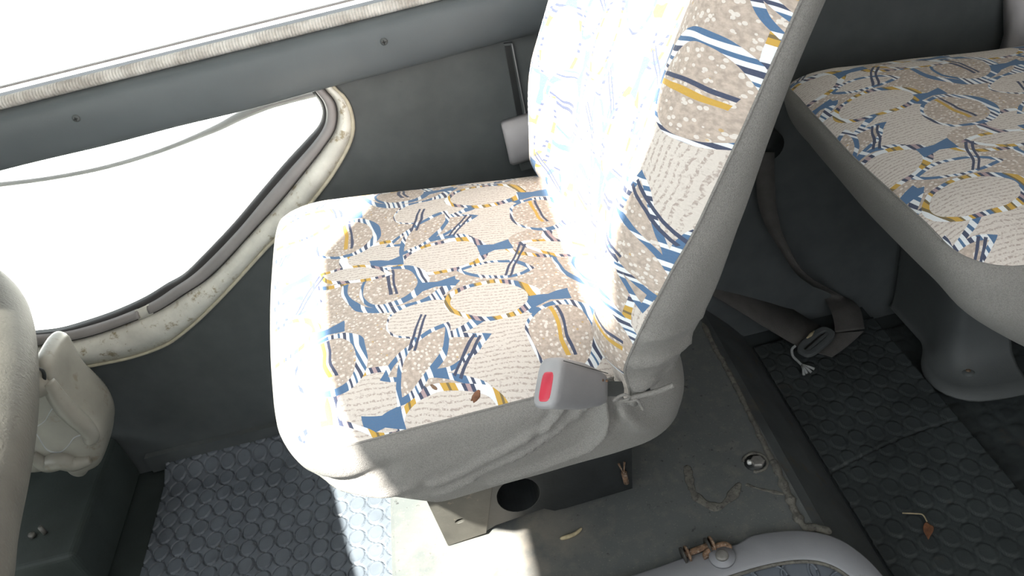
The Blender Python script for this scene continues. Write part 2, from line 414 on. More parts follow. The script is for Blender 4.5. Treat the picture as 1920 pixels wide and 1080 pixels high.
for u, v in ((720, 78), (143, 222)):
    p = ony(u, v, 1.073); m = MB()
    m.tube([p+Vector((0, .004, 0)), p+Vector((0, -.001, 0)), p+Vector((0, -.0025, 0))], [.0050, .0050, .0030], 16)
    s_ = m.build('trim_screw', M['wall'])
    tag(s_, 'small dark screw in the grey trim band, %s' % ('midway between the two windows and the seat' if u > 400 else 'above the lower left window'), 'screw')
    m = MB(); m.box(p+Vector((0, -.0026, 0)), (.0030, .0004, .0007)); m.box(p+Vector((0, -.0026, 0)), (.0007, .0004, .0030)); m.build('screw_slot', M['black'], s_, smooth=False)

# rest of the cab shell around and behind the camera, plus added light blockers
HX = -.182-.29*.9            # windscreen header, x of the roof's front edge
ZC = .40
def back_to_roof(p): p = Vector(p); return p-SUN*((p.z-ZC)/SUN.z)
bn = Vector((-.892, 0, .452))
def onback(u, v, w=.05):
    o = Vector((.12, .75, -.5))+bn*w; d = ray(u, v); return d*(o.dot(bn)/d.dot(bn))
lit = [onback(u, v) for u, v in [(1400, -60), (1335, 55), (1270, 165), (1258, 255), (1240, 340), (1205, 420), (1172, 520), (1152, 640)]]
lit += [Vector((.07, .60, -.50)), Vector((.07, .965, -.50)), Vector((.10, .985, -.36)), Vector((.36, .99, .06)), Vector((.36, lit[0].y+.02, .06))]
hatch = [back_to_roof(p) for p in lit]  # made-up roof opening, outline traced back from the sun patch on the backrest
hdr = [back_to_roof((x, y, -.5)) for y, x in [(-.6, -.175), (.3, -.175), (.52, -.184), (.70, -.197), (.83, -.206), (.875, -.175), (.91, -.150), (.96, -.145), (.985, -.175), (1.0, -.21), (1.05, -.235), (1.75, -.24)]]
cp = [Vector((2.2, 1.16, 0)), Vector((2.2, -.80, 0))] + [Vector((p.x, max(-.8, min(1.16, p.y)), 0)) for p in hdr]
hp = [Vector((p.x, p.y, 0)) for p in hatch]
tri = geometry.tessellate_polygon([cp, hp])
ce = mesh('ceiling', [Vector((p.x, p.y, ZC)) for p in cp+hp], [tuple(t) for t in tri], M['roof'], smooth=False)
if ce.data.polygons[0].normal.z > 0: ce.data.flip_normals()
sm_ = ce.modifiers.new('s', 'SOLIDIFY'); sm_.thickness = .012; sm_.offset = -1
tag(ce, kind='structure')
plate('baseboard_left', (-.72, -.20), (1.088, WY), (-1.0, -.962), M['wall'])
plate('wall_right', (-1.4, 2.2), (-.84, -.80), (-1.1, -.28), M['wall'])
plate('wall_back', (2.2, 2.24), (-.8, 1.15), (-1.1, .40), M['wall'])
plate('wall_front', (-1.44, -1.40), (-.8, 1.15), (-1.1, -.46), M['kick'])
wsn = Vector((.84, 0, -.955)); wso = Vector((-.47, 0, .40))
def to_ws(x, y):
    p = Vector((x, y, ZC)); return p+SUN*((wso-p).dot(wsn)/SUN.dot(wsn))
pan3 = [to_ws(x, y) for x, y in ((-.47, .54), (-.53, .53), (-.62, .475), (-.74, .40), (-.90, .30), (-1.30, .10))]
pan3 += [Vector((-1.40, 1.13, wso.z+(-1.40+.47)*.84/.955)), Vector((-.47, 1.13, ZC))]
m = MB(); m.add(pan3, [tuple(range(len(pan3)))]); tag(m.build('sun_block_panel', M['roof'], smooth=False, solid=.012, off=0), kind='structure')  # added panel in the windscreen plane, keeps sun off the door wall
for y, n in ((-.82, 'trim_4'),):
    m = MB(); m.tube([(-1.40, y, -.44), (-.95, y, .02), (-.46, y, ZC)], .03, 10); tag(m.build(n, M['roof']), kind='structure')
plate('light_block_left', (.55, 2.2), (1.13, 1.15), (-.30, .40), M['wall'])  # added panel closing the rear left window, cuts light in the rear
plate('light_block_right', (1.0, 2.2), (-.84, -.80), (-.28, .40), M['wall'])  # added upper panel on the rear right side, also darkens the rear
w3 = thing('window_3', None, None, (-.9, .15, 0), 'structure')
a, b = Vector((-.455, 0, .40)), Vector((-1.41, 0, -.44)); Y = Vector((0, 1, 0))
m = MB(); m.loft([[a-.78*Y, a+1.10*Y], [b-.78*Y, b+1.10*Y]], closed=False); m.build('window_pane', M['glass'], w3, smooth=False, solid=.004)

# floor zones keep their own finish
for k in ('kick', 'slope', 'darkmat'): fl.data.materials.append(M[k])
nsec = len(sec)-1
for i, p in enumerate(fl.data.polygons):
    xc = p.center.x
    p.material_index = 1 if xc < -.262 else (0 if xc < .312 else (2 if xc < .40 else 3))

# ------------------------------------------------------------ stud rubber mats
def coin_mat(name, x0, x1, y0, y1, z, mat, ox, oy, res, h=.0016, curl=0.0, label='', crack=None, gv=.0016):
    nx, ny = int((x1-x0)/res)+1, int((y1-y0)/res)+1
    vs = []; fs = []
    for j in range(ny):
        y = y0+(y1-y0)*j/(ny-1)
        for i in range(nx):
            x = x0+(x1-x0)*i/(nx-1)
            qx = ((x-ox)/.0302+.5) % 1-.5; qy = ((y-oy)/.0335+.5) % 1-.5
            d = sqrt((qx*.0302/.0122)**2+(qy*.0335/.0142)**2)
            zz = z + h*sm(1.04, .96, d) + .0005*sm(.97, .90, d)*sm(.78, .88, d) - gv*sm(1.20, 1.12, d)*sm(.99, 1.06, d)
            if curl: zz += curl*sm(y1-.065, y1, y)**1.5
            if crack:
                dd = abs(y-crack(x)); zz -= .003*sm(.0022, .0008, dd)
            vs.append((x, y, zz))
    for j in range(ny-1):
        for i in range(nx-1):
            k = j*nx+i; fs.append((k, k+1, k+nx+1, k+nx))
    # skirt edge
    o = mesh(name, vs, fs, mat, solid=.004)
    if o.data.polygons[0].normal.z < 0: o.data.flip_normals()
    return tag(o, label, 'mat')
coin_mat('floor_mat', -.690, -.262, .50, 1.090, MATZ+.001, M['coinmat'], -.663, .996, .00145, h=.0007, gv=.0048, curl=.014, label='blue-grey rubber mat with raised round studs in the front footwell')
coin_mat('floor_mat', .402, .628, .42, 1.06, RMAT-.001, M['darkmat'], .41, .44, .0023, h=.0010, label='black studded rubber mat behind the front seat, carrying the dry brown leaf', crack=lambda x: .755+.1*(x-.4)+.02*sin((x-.4)*9))
coin_mat('floor_mat', .640, 1.30, .30, 1.06, LOW+.006, M['darkmat'], .66, .44, .0045, h=.0014, label='black studded rubber mat on the lower floor under the rear seat, at the right edge')

# ------------------------------------------------------------ seats
def px_xz(pts, y): return [(p.x, p.z) for p in (ony(u, v, y) for u, v in pts)]
def seg_d(px, pz, line):
    best = 9; prm = 0; tot = len(line)-1
    for i in range(tot):
        ax, az = line[i]; bx, bz = line[i+1]
        dx, dz = bx-ax, bz-az; L = dx*dx+dz*dz
        t = max(0, min(1, ((px-ax)*dx+(pz-az)*dz)/L))
        ex, ez = px-ax-t*dx, pz-az-t*dz; d = sqrt(ex*ex+ez*ez)
        if d < best:
            best = d; prm = (i+t)/tot
    return best, prm
c2 = lambda pts: [(480+u/2.5714, 660+v/2.5714) for u, v in pts]
FOLDS = [  # (polyline in the x-z plane of the near skirt, amplitude, width)
    (px_xz(c2([(1530, 275), (1400, 410), (1200, 510), (1000, 590), (850, 640)]), .53), .0060, .0055),
    (px_xz(c2([(1640, 270), (1560, 360), (1400, 460), (1200, 560), (1000, 650), (880, 700)]), .53), .0065, .0060),
    (px_xz(c2([(1715, 260), (1700, 420), (1620, 520), (1400, 610), (1150, 690)]), .53), .0075, .0075),
    (px_xz(c2([(1460, 330), (1340, 455), (1130, 545), (900, 610)]), .53), -.0035, .0045),
    (px_xz(c2([(1590, 330), (1480, 430), (1290, 535), (1080, 620)]), .53), -.0040, .0045),
    (px_xz([(1154, 745), (1153, 777), (1158, 800), (1150, 830)], .53), -.0090, .0050),
    (px_xz([(1165, 748), (1185, 765), (1215, 775), (1240, 772)], .53), -.0060, .0040),
    (px_xz([(1190, 745), (1240, 728), (1292, 700)], .53), .0040, .0035),
    (px_xz([(1175, 790), (1215, 830), (1230, 835)], .53), .0060, .0120),
    (px_xz(c2([(320, 665), (480, 615), (640, 560)]), .53), -.0050, .0100),
    (px_xz(c2([(380, 720), (560, 690), (760, 640)]), .53), .0040, .0090),
    (px_xz(c2([(200, 535), (280, 540)]), .53), -.0030, .0040),
]
def cushion(root, dx, folds, front_roll=.095, drop=0.0, yaw=.024, lift=0.0, rollall=False):
    x0, x1 = -.268, .150
    NSd, NC = 110, 14
    prof = [(.20, .018), (.185, .018), (.16, .017), (.125, .0155), (.095, .013), (.07, .0095), (.05, .005), (.036, .000), (.025, -.0045), (.016, -.0095), (.009, -.015)]
    sk = [(.004, -.021), (.0015, -.026), (0, -.032)]
    for i in range(1, 27): sk.append((-.004*sin(pi*i/26), -.032-i*(.0035+drop/26)))
    sk += [(a, b-drop) for a, b in ((.003, -.127), (.010, -.131), (.024, -.132), (.05, -.128))]
    allp = prof+sk; nt = len(prof)
    def loop(ins):
        a0, a1, h = x0+ins, x1-ins, .255-ins
        r = max(.004, .062-ins*.75); r = min(r, h*.98, (a1-a0)/2*.98)
        pts = []
        cs = [((a0+r, -h+r), pi, 1.5*pi), ((a1-r, -h+r), 1.5*pi, 2*pi), ((a1-r, h-r), 0, .5*pi), ((a0+r, h-r), .5*pi, pi)]
        dens = [NSd, 40, 60, 60]
        for k in range(4):
            (cx, cy), t0, t1 = cs[k]
            for i in range(NC):
                t = t0+(t1-t0)*i/(NC-1); pts.append((cx+r*cos(t), cy+r*sin(t)))
            (nx_, ny_), s0, _ = cs[(k+1) % 4]
            A = pts[-1]; B = (nx_+r*cos(s0), ny_+r*sin(s0)); n = dens[k]
            for i in range(1, n): pts.append((A[0]+(B[0]-A[0])*i/n, A[1]+(B[1]-A[1])*i/n))
        return pts
    V = []; U = []
    for ins, dz in allp:
        for s, w in loop(ins):
            f = (s-x0)/(x1-x0)
            yn, yf = .520+.040*f, 1.030-.060*f
            bow = .012*(1-(w/.255)**2)*sm(.35, 0, f)          # front edge bows outward
            x = s-bow-yaw*(w/.255)*sm(.45, 0, f)
            y = (yn+yf)/2+w*(yf-yn)/.51
            z = -.487+lift-.085*(x+.25)+dz - .010*sm(.6, 1.0, abs(w)/.255)
            dep = max(0, -dz-.01)
            x += front_roll*(dep/.12)**1.8*sm(.45, 0, f)*(1 if rollall else .12+.88*sm(-.165, -.262, w))
            z += -.012*sin(pi*min(1, max(0, f)))*sm(.02, .12, dep) if dz < 0 else 0
            y += .020*sm(.05, .13, dep)*(1 if w < 0 else -1)*abs(w)/.255
            if folds and w < -.20 and dz < -.012:
                d_ = 0
                for ln, A, wd in FOLDS:
                    q, t = seg_d(x, z, ln)
                    if q < wd*2.6: d_ += 2.1*A*exp(-(q/(wd*.8))**2)*(1-.55*t)
                y -= d_*sm(-.014, -.03, dz)
                y += .0035*noise.noise((x*14, z*18, 2))*sm(-.012, -.04, dz)
            z += .0018*noise.noise((x*11+dx*3, y*11, 1.3))
            V.append(Vector((x+dx, y, z))); U.append((x+dx*1.31, y))
    n = len(loop(0))
    def faces(a, b):
        return [(i*n+j, i*n+(j+1) % n, (i+1)*n+(j+1) % n, (i+1)*n+j) for i in range(a, b) for j in range(n)]
    top_n = nt
    fs = faces(0, top_n-1); fs.append(tuple(range(n)))
    mesh('cushion_top', V[:top_n*n], fs, M['fabric'], root, uv=U[:top_n*n])
    fs2 = [tuple(i-(top_n-1)*n for i in f) for f in faces(top_n-1, len(allp)-1)]
    vs2 = V[(top_n-1)*n:]
    fs2.append(tuple(range((len(allp)-top_n)*n, (len(allp)-top_n+1)*n)))
    tag(mesh('cushion_skirt', vs2, fs2, M['knit'], root), 'plain grey stretch cover round the cushion sides')
    tape = MB(); ring = [V[(top_n-1)*n+j] for j in range(0, n, 2)]
    tape.tube([p+Vector((0, 0, -.0004)) for p in ring]+[ring[0]], .0011, 6); tape.build('seam_piping', M['knit'], root)

RA = atan2(.452, .892)
ev = Vector((sin(RA), 0, cos(RA))); ew = Vector((-cos(RA), 0, sin(RA)))
def backrest(root, dx):
    NV = 140; NF = 72; NSD = 12; NB = 14
    V = []; U = []; loops = NV+1
    for i in range(loops):
        q = i/NV
        v = -.058+.70*q
        hw = .250*(1-.10*sm(.10, -.06, v)) - .05*sm(.42, .66, v)**1.5
        # close the shell softly at both ends
        e = sm(-.058, -.01, v)*sm(.642, .58, v)
        w0 = .018+.036*sm(-.06, .12, v)
        bk_ = -.022+.034*sm(-.06, .36, v)
        pts = []
        ys = .5*(sin(radians(75)))
        for k in range(NF+1):
            yn = -1+2*k/NF
            a = abs(yn)
            w = w0+.034*sm(.40, .80, a)-.046*(.42+.58*sm(-.02, .16, v))*max(0, (a-.80)/.20)**2
            pts.append((yn, w))
        lastw = pts[-1][1]
        # far side, back, near side
        for k in range(1, NSD+1):
            t = k/NSD; pts.append((1-.10*t**2+.012*sin(pi*t), lastw-(lastw-bk_)*t))
        for k in range(1, NB):
            t = k/NB; yn = .90-1.80*t; pts.append((yn, bk_-.016*sin(pi*t)))
        for k in range(NSD):
            t = 1-k/NSD; pts.append((-(1-.10*t**2+.012*sin(pi*t)), lastw-(lastw-bk_)*t))
        for k, (yn, w) in enumerate(pts):
            mid = .010
            ww = mid+(w-mid)*(.30+.70*e)
            y = .750+yn*hw
            vv = v
            side = sm(.93, 1.0, abs(yn))
            if yn < -.86 and v < .12 and k > NF//2:
                ww += 0
                y -= .008*(max(0, sin(v*185+ww*55+1.1*noise.noise((v*12, ww*20, 7))))**1.5)*sm(.075, .0, v)
            y -= .004*noise.noise((v*9, ww*30, 4))*(1 if yn < -.9 else 0)
            p = Vector((.12+dx, 0, -.5))+ev*vv+ew*ww; p.y = y
            V.append(p); U.append((vv+.03+dx, y+.06))
    n = NF+2*NSD+NB
    assert len(V) == n*loops, (len(V), n*loops)
    ff = [(i*n+j, i*n+j+1, (i+1)*n+j+1, (i+1)*n+j) for i in range(loops-1) for j in range(NF)]
    fsd = [(i*n+j, i*n+(j+1) % n, (i+1)*n+(j+1) % n, (i+1)*n+j) for i in range(loops-1) for j in range(NF, n)]
    fsd += [tuple(range(n)), tuple(range((loops-1)*n, loops*n))]
    def sub(fs):
        ids = sorted({i for f in fs for i in f}); mp = {a: b for b, a in enumerate(ids)}
        return [V[i] for i in ids], [tuple(mp[i] for i in f) for f in fs], [U[i] for i in ids]
    a = sub(ff); mesh('backrest_front', a[0], a[1], M['fabric'], root, uv=a[2])
    b = sub(fsd); tag(mesh('backrest_cover', b[0], b[1], M['knit'], root), 'plain grey stretch cover on the backrest sides and back')
    for j in (0, NF):
        m = MB(); m.tube([V[i*n+j] for i in range(loops)], .0012, 6); m.build('seam_piping', M['knit'], root)

def prism(name, px, y, depth, mat, parent, hole=None, bev=.0):
    o = [ony(u, v, y) for u, v in px]; h = [ony(u, v, y) for u, v in hole] if hole else []
    polys = [[Vector((p.x, p.z, 0)) for p in o]]+([[Vector((p.x, p.z, 0)) for p in h]] if h else [])
    tri = geometry.tessellate_polygon(polys); A = o+h; N = len(A)
    fs = [tuple(t) for t in tri]+[tuple(i+N for i in t) for t in tri]
    for a, n in ((0, len(o)), (len(o), len(h))):
        fs += [(a+i, a+(i+1) % n, a+(i+1) % n+N, a+i+N) for i in range(n)] if n else []
    return mesh(name, A+[p+Vector((0, depth, 0)) for p in A], fs, mat, parent, smooth=False, bev=bev)

fs_ = thing('front_seat', 'front passenger seat in beige and blue patterned cloth, its cushion front bleached by sun', 'seat', (-.05, .78, PAN))
cushion(fs_, 0, True); backrest(fs_, 0)
BY = .715
def ell(cx, cy, rx, ry, n=24, a=0):
    return [(cx+rx*cos(t)*cos(a)-ry*sin(t)*sin(a), cy+rx*cos(t)*sin(a)+ry*sin(t)*cos(a)) for t in (2*pi*i/n for i in range(n))]
tag(prism('front_foot', [(800, 940), (925, 905), (912, 1000), (840, 1024)], BY, .14, M['bracket'], fs_, hole=ell(862, 977, 9, 3.5, 12, -.35), bev=.002), 'dusty brown bent steel foot with a slot')
tag(prism('side_rail', [(912, 900), (1185, 840), (1186, 916), (1062, 953), (1040, 958), (1020, 954), (930, 985), (912, 996)], BY+.006, .11, M['black'], fs_, hole=ell(972, 928, 41, 31, 28, -.25), bev=.0015), 'black side rail with an oval hole')
m = MB(); a = ony(1000, 930, BY+.11); m.box((-.05, BY+.20, -.80), (.13, .085, .12)); m.build('seat_pedestal', M['bracket'], fs_, smooth=False, bev=.006)
m = MB(); m.box((-.055, .79, -.635), (.180, .18, .016)); m.build('seat_pan', M['black'], fs_, smooth=False, bev=.006)
m = MB(); p = ony(1170, 895, BY-.004); m.tube([p+Vector((-.004, 0, .03)), p+Vector((0, -.004, .012)), p+Vector((.004, 0, .03))], .0016, 8); m.tube([p+Vector((.001, 0, .01)), p+Vector((.002, 0, -.012))], .004, 10); tag(m.build('frame_spring', M['rust'], fs_), 'small rusty wire clip on the rail end')
# draw cord peeping out of the cover
kn = [ony(u, v, .512) for u, v in [(1150, 752), (1160, 744), (1172, 740), (1180, 745), (1172, 750), (1160, 752), (1180, 752), (1194, 750), (1200, 758), (1206, 768)]]
m = MB(); m.tube(spline(kn, 60), .0014, 8); m.build('draw_cord', M['knit'], fs_)
hem = [ony(u, v, .515) for u, v in [(1178, 748), (1200, 742), (1238, 732), (1262, 722)]]
m = MB(); m.tube(spline(hem, 40), .0026, 8); m.build('cover_hem', M['knit'], fs_)

rs_ = thing('rear_seat', 'rear patterned seat in the shade at the right edge, only its cushion showing', 'seat', (.70, .78, LOW))
RDX = .682
cushion(rs_, RDX, False, front_roll=.062, drop=.030, yaw=-.012, lift=.010, rollall=True); backrest(rs_, RDX+.06)
m = MB(); m.box((RDX-.02, .80, -.655), (.13, .18, .03)); m.build('seat_pan', M['black'], rs_, smooth=False, bev=.006)
# grey moulded pedestal cover with a flared, screwed-down foot
path = [(.640, 1.085), (.640, 1.02), (.641, .97), (.646, .935), (.657, .908), (.675, .892), (.70, .885), (.73, .882), (.76, .880)]
path = [(p.x, p.y) for p in spline([Vector((a, b, 0)) for a, b in path], 40)]
lv = [(-.64, .0), (-.80, .0), (-.93, .002), (-.985, .008), (-1.015, .020), (-1.030, .038), (-1.036, .060), (-1.038, .085)]
loops = []
for z, o in lv:
    L = []
    for i, (x, y) in enumerate(path):
        a = Vector(path[max(0, i-1)]); b = Vector(path[min(len(path)-1, i+1)]); t = (b-a).normalized()
        nn = Vector((t.y, -t.x)); nn = nn if nn.dot(Vector((-1, -1))) > 0 else -nn
        k = o*sm(.35, .75, i/(len(path)-1))+o*.12
        wv = .045
        L.append(Vector((x+nn.x*(k-.03)+.012, y+nn.y*(k-.03), z)))
    loops.append(L)
m = MB(); m.loft(loops, closed=False); pc = m.build('pedestal_cover', M['bracketgrey'], rs_, solid=.004)
tag(pc, 'grey moulded pedestal cover with a flared foot')
sc = onz(1815, 698, -1.030)
m = MB(); m.tube([sc+Vector((0, 0, -.006)), sc+Vector((0, 0, .002)), sc+Vector((0, 0, .004))], [.0095, .0095, .006], 18); m.build('cover_screw', M['bracketgrey'], pc)
m = MB(); m.tube([sc+Vector((0, 0, .0035)), sc+Vector((0, 0, .0048))], .0038, 12); m.build('cover_screw', M['rust'], pc)

# ------------------------------------------------------------ buckle on the near side of the front seat
bk = thing('seat_belt_buckle', 'grey belt buckle with a red release button beside the front seat cushion', 'buckle', (.03, .505, -.48))
A0, A1 = ony(1048, 717, .485), ony(1143, 727, .532)
e1 = (A1-A0).normalized(); nb = Vector((.30, -.70, .62)); nb = (nb-e1*nb.dot(e1)).normalized(); e3 = nb.cross(e1).normalized()
if e3.z < 0: e3 = -e3
LB = (A1-A0).length
def sect(t, h, d, off=0, r=.28):
    c = A0+e1*(LB*t)-nb*(.010)+e3*off
    pts = []
    n = 28
    for i in range(n):
        a = 2*pi*i/n; s, cc = sin(a), cos(a); k = 4.5
        rr = (abs(s)**k+abs(cc)**k)**(-1/k)
        pts.append(c+e3*(.92*h*cc*rr)+nb*(d*s*rr)+e1*(.30*h*cc*rr*max(0, 1-max(t, 0)*1.1)))
    return pts
m = MB(); m.loft([sect(-.03, .0200, .0095), sect(-.005, .0228, .0115), sect(.05, .0238, .0125), sect(.5, .0225, .0120, -.0005), sect(.85, .0180, .0105, -.001), sect(.97, .0150, .0095, -.001), sect(1.0, .0128, .0075, -.001)])
bh = m.build('buckle_housing', M['lilac'], bk)
m = MB(); m.loft([sect(-.048, .0120, .0045, -.0035), sect(-.040, .0142, .0060, -.0035), sect(-.01, .0150, .0064, -.0035)])
tag(m.build('release_button', M['red'], bk), 'red release button')
m = MB(); m.tube([A0+e1*LB*.03+e3*.0180+nb*.0028, A0+e1*LB*.95+e3*.0128+nb*.0008], .00035, 6); m.build('housing_seam', M['black'], bh)
for k in (.84, .93):
    m = MB(); p = A0+e1*LB*k+e3*.006+nb*.0008; m.tube([p-nb*.002, p+nb*.0006], .0012, 8); m.build('rivet', M['rust'], bh)
st = [A1-e1*.012-nb*.010, A1+e1*.010-nb*.012, ony(1185, 730, .535), ony(1215, 726, .55)]
m = MB(); s_ = spline(st, 14); m.loft([[p+Vector((0, 0, .010))+nb*.002, p-Vector((0, 0, .010))+nb*.002, p-Vector((0, 0, .010))-nb*.002, p+Vector((0, 0, .010))-nb*.002] for p in s_]); tag(m.build('buckle_stalk', M['black'], bk, smooth=False), 'black buckle stalk')

# ------------------------------------------------------------ belt slot and plastic covers on the door panel
sl = thing('belt_slot', 'narrow black belt slot in the grey door panel above the lilac cover', 'slot', (.073, 1.098, -.45))
def quadbox(name, px, y, d, mat, parent, **k): return prism(name, px, y, d, mat, parent, **k)
quadbox('slot_frame', [(944, 82), (961, 80), (990, 232), (972, 236)], 1.0965, .006, M['wall'], sl, bev=.001)
quadbox('slot_opening', [(946, 87), (957, 86), (983, 230), (972, 232)], 1.0955, .004, M['black'], sl)
m = MB(); m.tube([ony(u, v, 1.0945) for u, v in [(960, 82), (975, 160), (989, 232)]], .0010, 6); tag(m.build('slot_lip', M['lilac'], sl), 'pale worn edge of the slot')
def cover(name, ox, oy, oz, label, s=1.0):
    t = thing(name, label, 'cover', (ox, oy, oz))
    # a curled plastic shell: front skin, rolled lower edge, hollow below
    prof = [(-.002, .035), (-.014, .034), (-.024, .026), (-.027, .010), (-.0265, -.012), (-.024, -.026), (-.018, -.033), (-.010, -.0335), (-.006, -.029), (-.010, -.020), (-.014, .0)]
    xs = [-.030, -.026, -.018, -.005, .012, .026, .034]
    m = MB()
    m.loft([[Vector((ox+x*s, oy+y*s*(.78 if k in (0,) else (.94 if k == 1 else 1)), oz+z*s*(.93 if k == 0 else 1)+.06*(x))) for y, z in prof] for k, x in enumerate(xs)])
    m.build('cover_shell', M['cover'], t)
    m = MB(); m.box((ox+.006*s, oy-.008*s, oz-.038*s), (.022*s, .007*s, .012*s)); m.build('anchor_plate', M['bracketgrey'], t, smooth=False, bev=.002)
    return t
q = ony(972, 270, 1.075); cover('anchor_cover', q.x+.012, 1.097, q.z, 'lilac-grey plastic cover below the black belt slot')
q = ony(1915, 60, 1.075); cover('anchor_cover', q.x+.03, 1.097, q.z+.004, 'grey plastic cover on the dark wall above the rear seat', 1.9)

# ------------------------------------------------------------ rear seat belt
sb = thing('seat_belt', 'slack dark grey seat belt trailing between the seats, with slider and frayed cord', 'seat belt', (.42, 1.0, RMAT))
def ribbon(name, L, R, parent, n=50, mat=None):
    a, b = spline(L, n), spline(R, n); m = MB()
    m.loft([[p, p*.5+q*.5, q] for p, q in zip(a, b)], closed=False)
    return m.build(name, mat or M['web'], parent, solid=.0016)
up_r = [(1452, 285, 1.07), (1452, 330, 1.065), (1458, 400, 1.055), (1474, 452, 1.045), (1511, 512, 1.03)]
up_l = [(1418, 285, 1.075), (1420, 372, 1.07), (1438, 428, 1.06), (1458, 460, 1.05), (1494, 512, 1.04)]
L = [ony(u, v, y) for u, v, y in up_l]+[onz(1535, 545, RMAT+.045), onz(1560, 590, RMAT+.032), onz(1566, 624, RMAT+.020)]
R = [ony(u, v, y) for u, v, y in up_r]+[onz(1575, 552, RMAT+.045), onz(1610, 575, RMAT+.034), onz(1621, 617, RMAT+.022)]
ribbon('webbing', L, R, sb, 70)
ribbon('webbing', [onz(1566, 624, RMAT+.019), onz(1545, 640, RMAT+.012), onz(1510, 655, RMAT+.008)], [onz(1621, 620, RMAT+.018), onz(1592, 646, RMAT+.010), onz(1560, 669, RMAT+.006)], sb, 16)
ribbon('webbing', [onz(1340, 480, -.915), onz(1370, 503, -.925), onz(1440, 549, -.97), onz(1500, 588, RMAT+.022), onz(1552, 618, RMAT+.018)],
       [onz(1320, 545, -.90), onz(1350, 561, -.915), onz(1430, 610, -.965), onz(1480, 640, RMAT+.020), onz(1520, 663, RMAT+.014)], sb, 40)
# slider: a flat frame with rounded ends, its bar and cord
ax = (onz(1555, 622, RMAT+.022)-onz(1505, 664, RMAT+.016)); cen = (onz(1555, 622, RMAT+.022)+onz(1505, 664, RMAT+.016))/2
e1 = ax.normalized(); e2 = Vector((0, 0, 1)).cross(e1).normalized(); hl = ax.length/2
outl = [cen+e1*(hl*1.06*cos(t)*(abs(cos(t))**2+abs(sin(t))**2)+0)+e2*(.016*sin(t)) for t in (2*pi*i/28 for i in range(28))]
def stad(hx, hy, n=32, k=3.2):
    return [(hx*math.copysign(abs(cos(t))**(2/k), cos(t)), hy*math.copysign(abs(sin(t))**(2/k), sin(t))) for t in (2*pi*i/n for i in range(n))]
def ringplate(outer, inner, z0, z1, put):
    n = len(outer); m = MB(); P = []
    P = [[put(x, y, z) for x, y in pts] for pts, z in ((outer, z0), (outer, z1), (inner, z1), (inner, z0))]
    m.loft(P+[P[0]], True, False); return m
put = lambda x, y, z: cen+e1*x+e2*y+Vector((0, 0, z))
tag(ringplate(stad(hl*1.08, .018), stad(hl*.82, .0075), -.001, .006, put).build('slider_frame', M['bracketgrey'], sb, bev=.001), 'grey plastic slider')
m = MB(); m.box(cen+Vector((0, 0, .003))-e2*.003, (hl*.9, .003, .0022), (e1, e2, Vector((0, 0, 1)))); m.build('slider_bar', M['bracketgrey'], sb, smooth=False)
m = MB(); p = onz(1520, 628, RMAT+.030); m.tube([p-e1*.010, p, p+e1*.012+e2*.002], [.0012, .0034, .0008], 8); tag(m.build('slider_tongue', M['stem'], sb), 'worn yellowish edge of the slider')
cd_ = [onz(u, v, RMAT+h) for u, v, h in [(1492, 648, .020), (1485, 655, .014), (1487, 668, .008), (1497, 678, .007), (1503, 684, .007)]]
m = MB(); m.tube(spline(cd_, 24), .0024, 8)
for u, v in ((1507, 703), (1513, 700), (1521, 698), (1527, 692)): m.tube([onz(1503, 684, RMAT+.007), onz((1503+u)/2+1, (684+v)/2-1, RMAT+.006), onz(u, v, RMAT+.004)], [.0022, .0020, .0026], 8)
tag(m.build('frayed_cord', M['cord'], sb), 'pale frayed cord end')
m = MB(); p = ony(1470, 272, 1.085)
m.tube([p+Vector((-.03, .012, .01)), p+Vector((-.03, -.010, .01))], .026, 24)
gd = m.build('belt_outlet', M['black'], sb); tag(gd, 'black round belt outlet on the wall')

# ------------------------------------------------------------ dashboard end and washer tank
edge = [(-.43, -.45), (-.43, .10), (-.440, .30), (-.461, .459), (-.478, .524), (-.502, .632), (-.546, .775), (-.612, .920), (-.700, 1.02), (-.80, 1.07), (-.95, 1.088)]
es = [(p.x, p.y) for p in spline([Vector((a, b, 0)) for a, b in edge], 90)]
pr = [(.30, -.585), (.12, -.575), (.05, -.555), (.018, -.530), (.003, -.505), (0, -.485), (.006, -.462), (.020, -.443), (.045, -.430), (.10, -.420), (.25, -.412), (.60, -.415)]
loops = []
for i, (x, y) in enumerate(es):
    a = Vector(es[max(0, i-1)]); b = Vector(es[min(len(es)-1, i+1)]); t = (b-a).normalized(); nn = Vector((-t.y, t.x))
    if nn.x > 0: nn = -nn
    L = []
    for d, z in pr:
        f = min(d, .30)
        px_, py_ = x+nn.x*min(d, .07)-max(0, d-.07), y+nn.y*min(d, .07)
        L.append(Vector((max(-1.40, px_), py_, z+.004*noise.noise((x*6, y*6, z*6)))))
    loops.append(L)
db = thing('dashboard', 'beige grained dashboard end at the left edge, in front of the seat', 'dashboard', (-.8, .4, -.5))
m = MB(); m.loft(loops, closed=False); m.build('dashboard_shell', M['dash'], db, sub=1)

